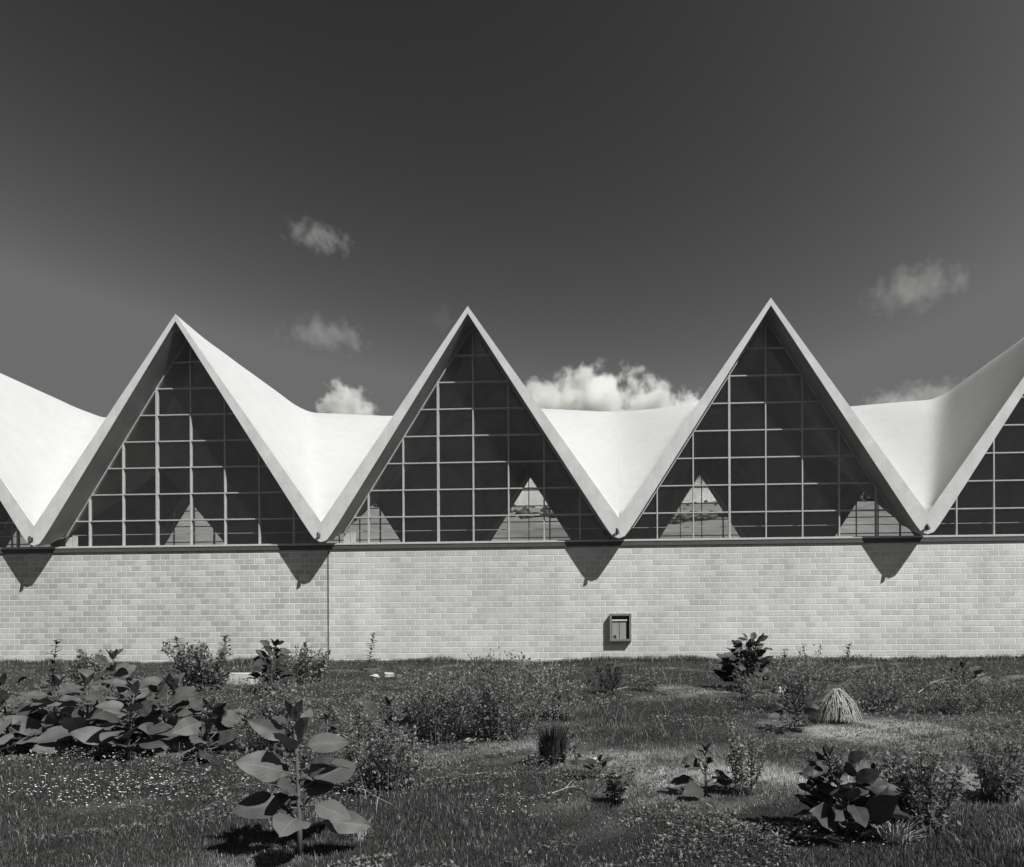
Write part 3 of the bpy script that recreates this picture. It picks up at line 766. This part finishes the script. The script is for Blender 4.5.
p, h = H(895, 815, 842); tussock(p, h, .3, 160, M['dry'], 'pale dry grass tuft at the bottom edge under the dark weed', 'tussock', 'dry_tussock', 1.0)

# stones and slab
def stone(p, sx, sy, sz, label, seed, mat='stone'):
    bm = bmesh.new(); bmesh.ops.create_icosphere(bm, subdivisions=3, radius=1)
    for v in bm.verts:
        c = v.co; k = 1 + .16 * math.sin(3.1 * c.x + seed) + .13 * math.sin(4.3 * c.y + 2 * seed) + .1 * math.sin(5.7 * c.z + seed * 3 + 2 * c.x)
        q = max(abs(c.x), abs(c.y), abs(c.z)); v.co = Vector((c.x * sx, c.y * sy, c.z * sz)) * k * (0.75 + .25 / q)
    me = bpy.data.meshes.new('stone'); bm.to_mesh(me); bm.free()
    o = link('stone', me, M[mat]); o.location = p + Vector((0, 0, sz * .45)); o.rotation_euler = (0, 0, seed); tag(o, label, 'stone', 'pale stones on the slope')
for px, py, w_, lb in [(778, 692, 13, 'pale stone beside the low dark weed at right'), (388, 677, 12, 'bright stone near the wall right of the joint'),
                       (374, 678, 9, 'small flat stone just left of the bright stone by the wall'), (470, 742, 12, 'pale stone half hidden at the foot of the central bush'),
                       (592, 762, 12, 'flat pale stone beside the small dark weed in the centre foreground')]:
    p = at(px, py); s = pxm(p) * w_; stone(p, s * .5, s * .4, s * .28, lb, px * .37)
p = at(240, 683); s = pxm(p)
m = MB(); m.box((-17 * s, -.25, -.1), (17 * s, .25, 10 * s)); o = bevel(m.build('concrete_slab', M['slab']), .015); o.location = p; o.rotation_euler = (R(3), 0, R(2))
tag(o, 'bright concrete slab lying in weeds below the wall', 'slab')

# bleached fallen twigs
def twig(pix, label, r=.006):
    mb = MB(); P = [at(*q) + Vector((0, 0, .05 + .06 * random.random())) for q in pix]
    o0 = P[0].copy(); P = [q - o0 for q in P]
    mb.tube(P, [r * (1 - .6 * i / (len(P) - 1)) for i in range(len(P))], 5)
    for i in range(1, len(P) - 1):
        d = (P[i + 1] - P[i - 1]); sd = Vector((-d.y, d.x, .3)).normalized() * d.length * random.choice((-.22, .22))
        mb.tube([P[i], P[i] + d * .25 + sd * .6, P[i] + d * .45 + sd], [r * .6, r * .4, r * .2], 4)
    o = mb.build('fallen_twig', M['dry_stick']); o.location = o0; tag(o, label, 'twig', 'bleached twigs lying on the slope')
twig([(350, 795), (365, 797), (378, 804), (392, 811)], 'bleached forked twig in the grass right of the foreground weed')
twig([(541, 686), (530, 676), (521, 668)], 'bleached twig poking from the top of the central bush', .01)
twig([(532, 690), (545, 680), (556, 671)], 'bleached twig crossing the paler bush top', .01)
twig([(612, 694), (634, 690), (655, 692), (668, 695)], 'long bleached twig lying below the wooden box', .01)
twig([(655, 691), (672, 692), (692, 694)], 'bleached twig lying right of the long one below the box', .01)
twig([(552, 806), (566, 800), (578, 797)], 'bleached twig in the centre bottom grass')
twig([(918, 696), (932, 686), (948, 682)], 'arched bleached twig beside the bush near the right edge', .008)

# white flowers
mb = MB()
spots = [((90, 760), 60, 260, .5), ((290, 765), 30, 160, .3), ((140, 790), 100, 420, .8), ((515, 812), 36, 60, .25), ((230, 750), 60, 120, .4), ((845, 838), 40, 40, .2), ((330, 800), 40, 60, .3), ((60, 800), 60, 160, .5)]
for (px, py), wpx, n, _ in spots:
    for i in range(n):
        q = at(px + rng.normal(0, wpx * .55), py + rng.normal(0, 9)); hgt = rng.uniform(.03, .10); r = rng.uniform(.004, .010)
        c = q + Vector((0, 0, hgt)); a0 = rng.uniform(0, 6); tl = rng.uniform(-.5, .5)
        V = [c] + [c + Vector((math.cos(a0 + k * 1.257) * r, math.sin(a0 + k * 1.257) * r, r * .3 + math.cos(a0 + k * 1.257) * r * tl)) for k in range(5)]
        mb.add(V, [(0, k + 1, (k + 1) % 5 + 1) for k in range(5)])
tag(mb.build('wild_flowers', M['petal']), 'tiny white wild flowers scattered through the grass', 'flowers', kind='stuff')

# ------------------------------------------------------------------ clouds
def cloud(px, py, wpx, hpx, dist, dens, label, seed, soft=1.0):
    v = ray(px, py); v = v / math.hypot(v.x, v.y); p = Vector((0, -DCAM, CAMZ)) + v * dist
    s = dist * math.sqrt(1 + ((px - CX) / FPX) ** 2 * 0) / FPX
    sx, sz = wpx * s * .5, hpx * s * .5; sy = max(min(sx * .6, 180), sz)
    bm = bmesh.new(); bmesh.ops.create_icosphere(bm, subdivisions=3, radius=1.0)
    me = bpy.data.meshes.new('cloud'); bm.to_mesh(me); bm.free()
    t = NT('cloud_vapour'); t.t.nodes.remove(t.b)
    co = t.coord()
    ln = t.n('VectorMath', operation='LENGTH'); t.l(co, ln.inputs[0])
    mp = t.n('Mapping'); mp.inputs['Scale'].default_value = (sx / sz, sy / sz, 1.0); mp.inputs['Location'].default_value = (seed * 7.3, seed * 3.1, seed)
    t.l(co, mp.inputs[0])
    ns = t.n('TexNoise', Scale=1.6, Detail=9.0, Roughness=0.60); t.l(mp.outputs[0], ns.inputs['Vector'])
    # inside where noise beats the distance from the middle
    a_ = t.n('Math', operation='MULTIPLY_ADD'); t.l(ns.outputs['Fac'], a_.inputs[0]); a_.inputs[1].default_value = 2.6; a_.inputs[2].default_value = -0.84 if dens > .02 else -0.92
    b_ = t.n('Math', operation='SUBTRACT'); t.l(a_.outputs[0], b_.inputs[0]); t.l(ln.outputs['Value'], b_.inputs[1])
    mr = t.n('MapRange'); t.l(b_.outputs[0], mr.inputs['Value'])
    mr.inputs['From Min'].default_value = -0.25 * soft; mr.inputs['From Max'].default_value = 0.25 * soft
    mr.inputs['To Min'].default_value = 0.0; mr.inputs['To Max'].default_value = dens; mr.clamp = True
    e1 = t.n('MapRange'); t.l(ln.outputs['Value'], e1.inputs['Value'])
    e1.inputs['From Min'].default_value = 1.0; e1.inputs['From Max'].default_value = 0.8
    m2 = t.n('Math', operation='MULTIPLY'); t.l(mr.outputs[0], m2.inputs[0]); t.l(e1.outputs[0], m2.inputs[1])
    vol = t.n('VolumePrincipled'); vol.inputs['Color'].default_value = (1, 1, .985, 1); vol.inputs['Anisotropy'].default_value = 0.0
    t.l(m2.outputs[0], vol.inputs['Density']); t.l(vol.outputs[0], t.o.inputs['Volume'])
    o = link('cloud', me, t.m); o.location = p; o.scale = (sx, sy, sz); o.rotation_euler = (0, 0, math.atan2(v.y, v.x) - math.pi / 2)
    tag(o, label, 'cloud', 'small clouds in the sky')
for i, a_ in enumerate([
    (318, 237, 84, 28, 1400, .010, 'small faint cloud high above the dip between the left and middle gables'),
    (327, 335, 112, 36, 1400, .0065, 'faint wispy cloud between the left and middle gable peaks'),
    (345, 406, 66, 54, 1400, .07, 'small bright puffy cloud on the roof dip right of the left gable'),
    (600, 412, 220, 92, 1500, .08, 'largest bright billowing cloud behind the roof dip left of the right gable'),
    (694, 412, 90, 56, 1500, .07, 'bright cloud just left of the right gable edge'),
    (915, 288, 120, 48, 1400, .0065, 'wispy cloud highest on the right side of the sky'),
    (910, 402, 130, 36, 1500, .013, 'low faint cloud strip over the roof dip at the right'),
    (600, 520, 1500, 130, 2600, .03, 'long pale cloud bank low behind the hall, added to brighten the sky in the far windows'),  # cloud bank added to brighten the low sky behind the hall
    (440, 318, 60, 36, 1400, .0012, 'barely visible cloud wisp left of the middle peak')]):
    cloud(*a_, seed=i + 1, soft=0.6 if a_[5] > .02 else 1.0)
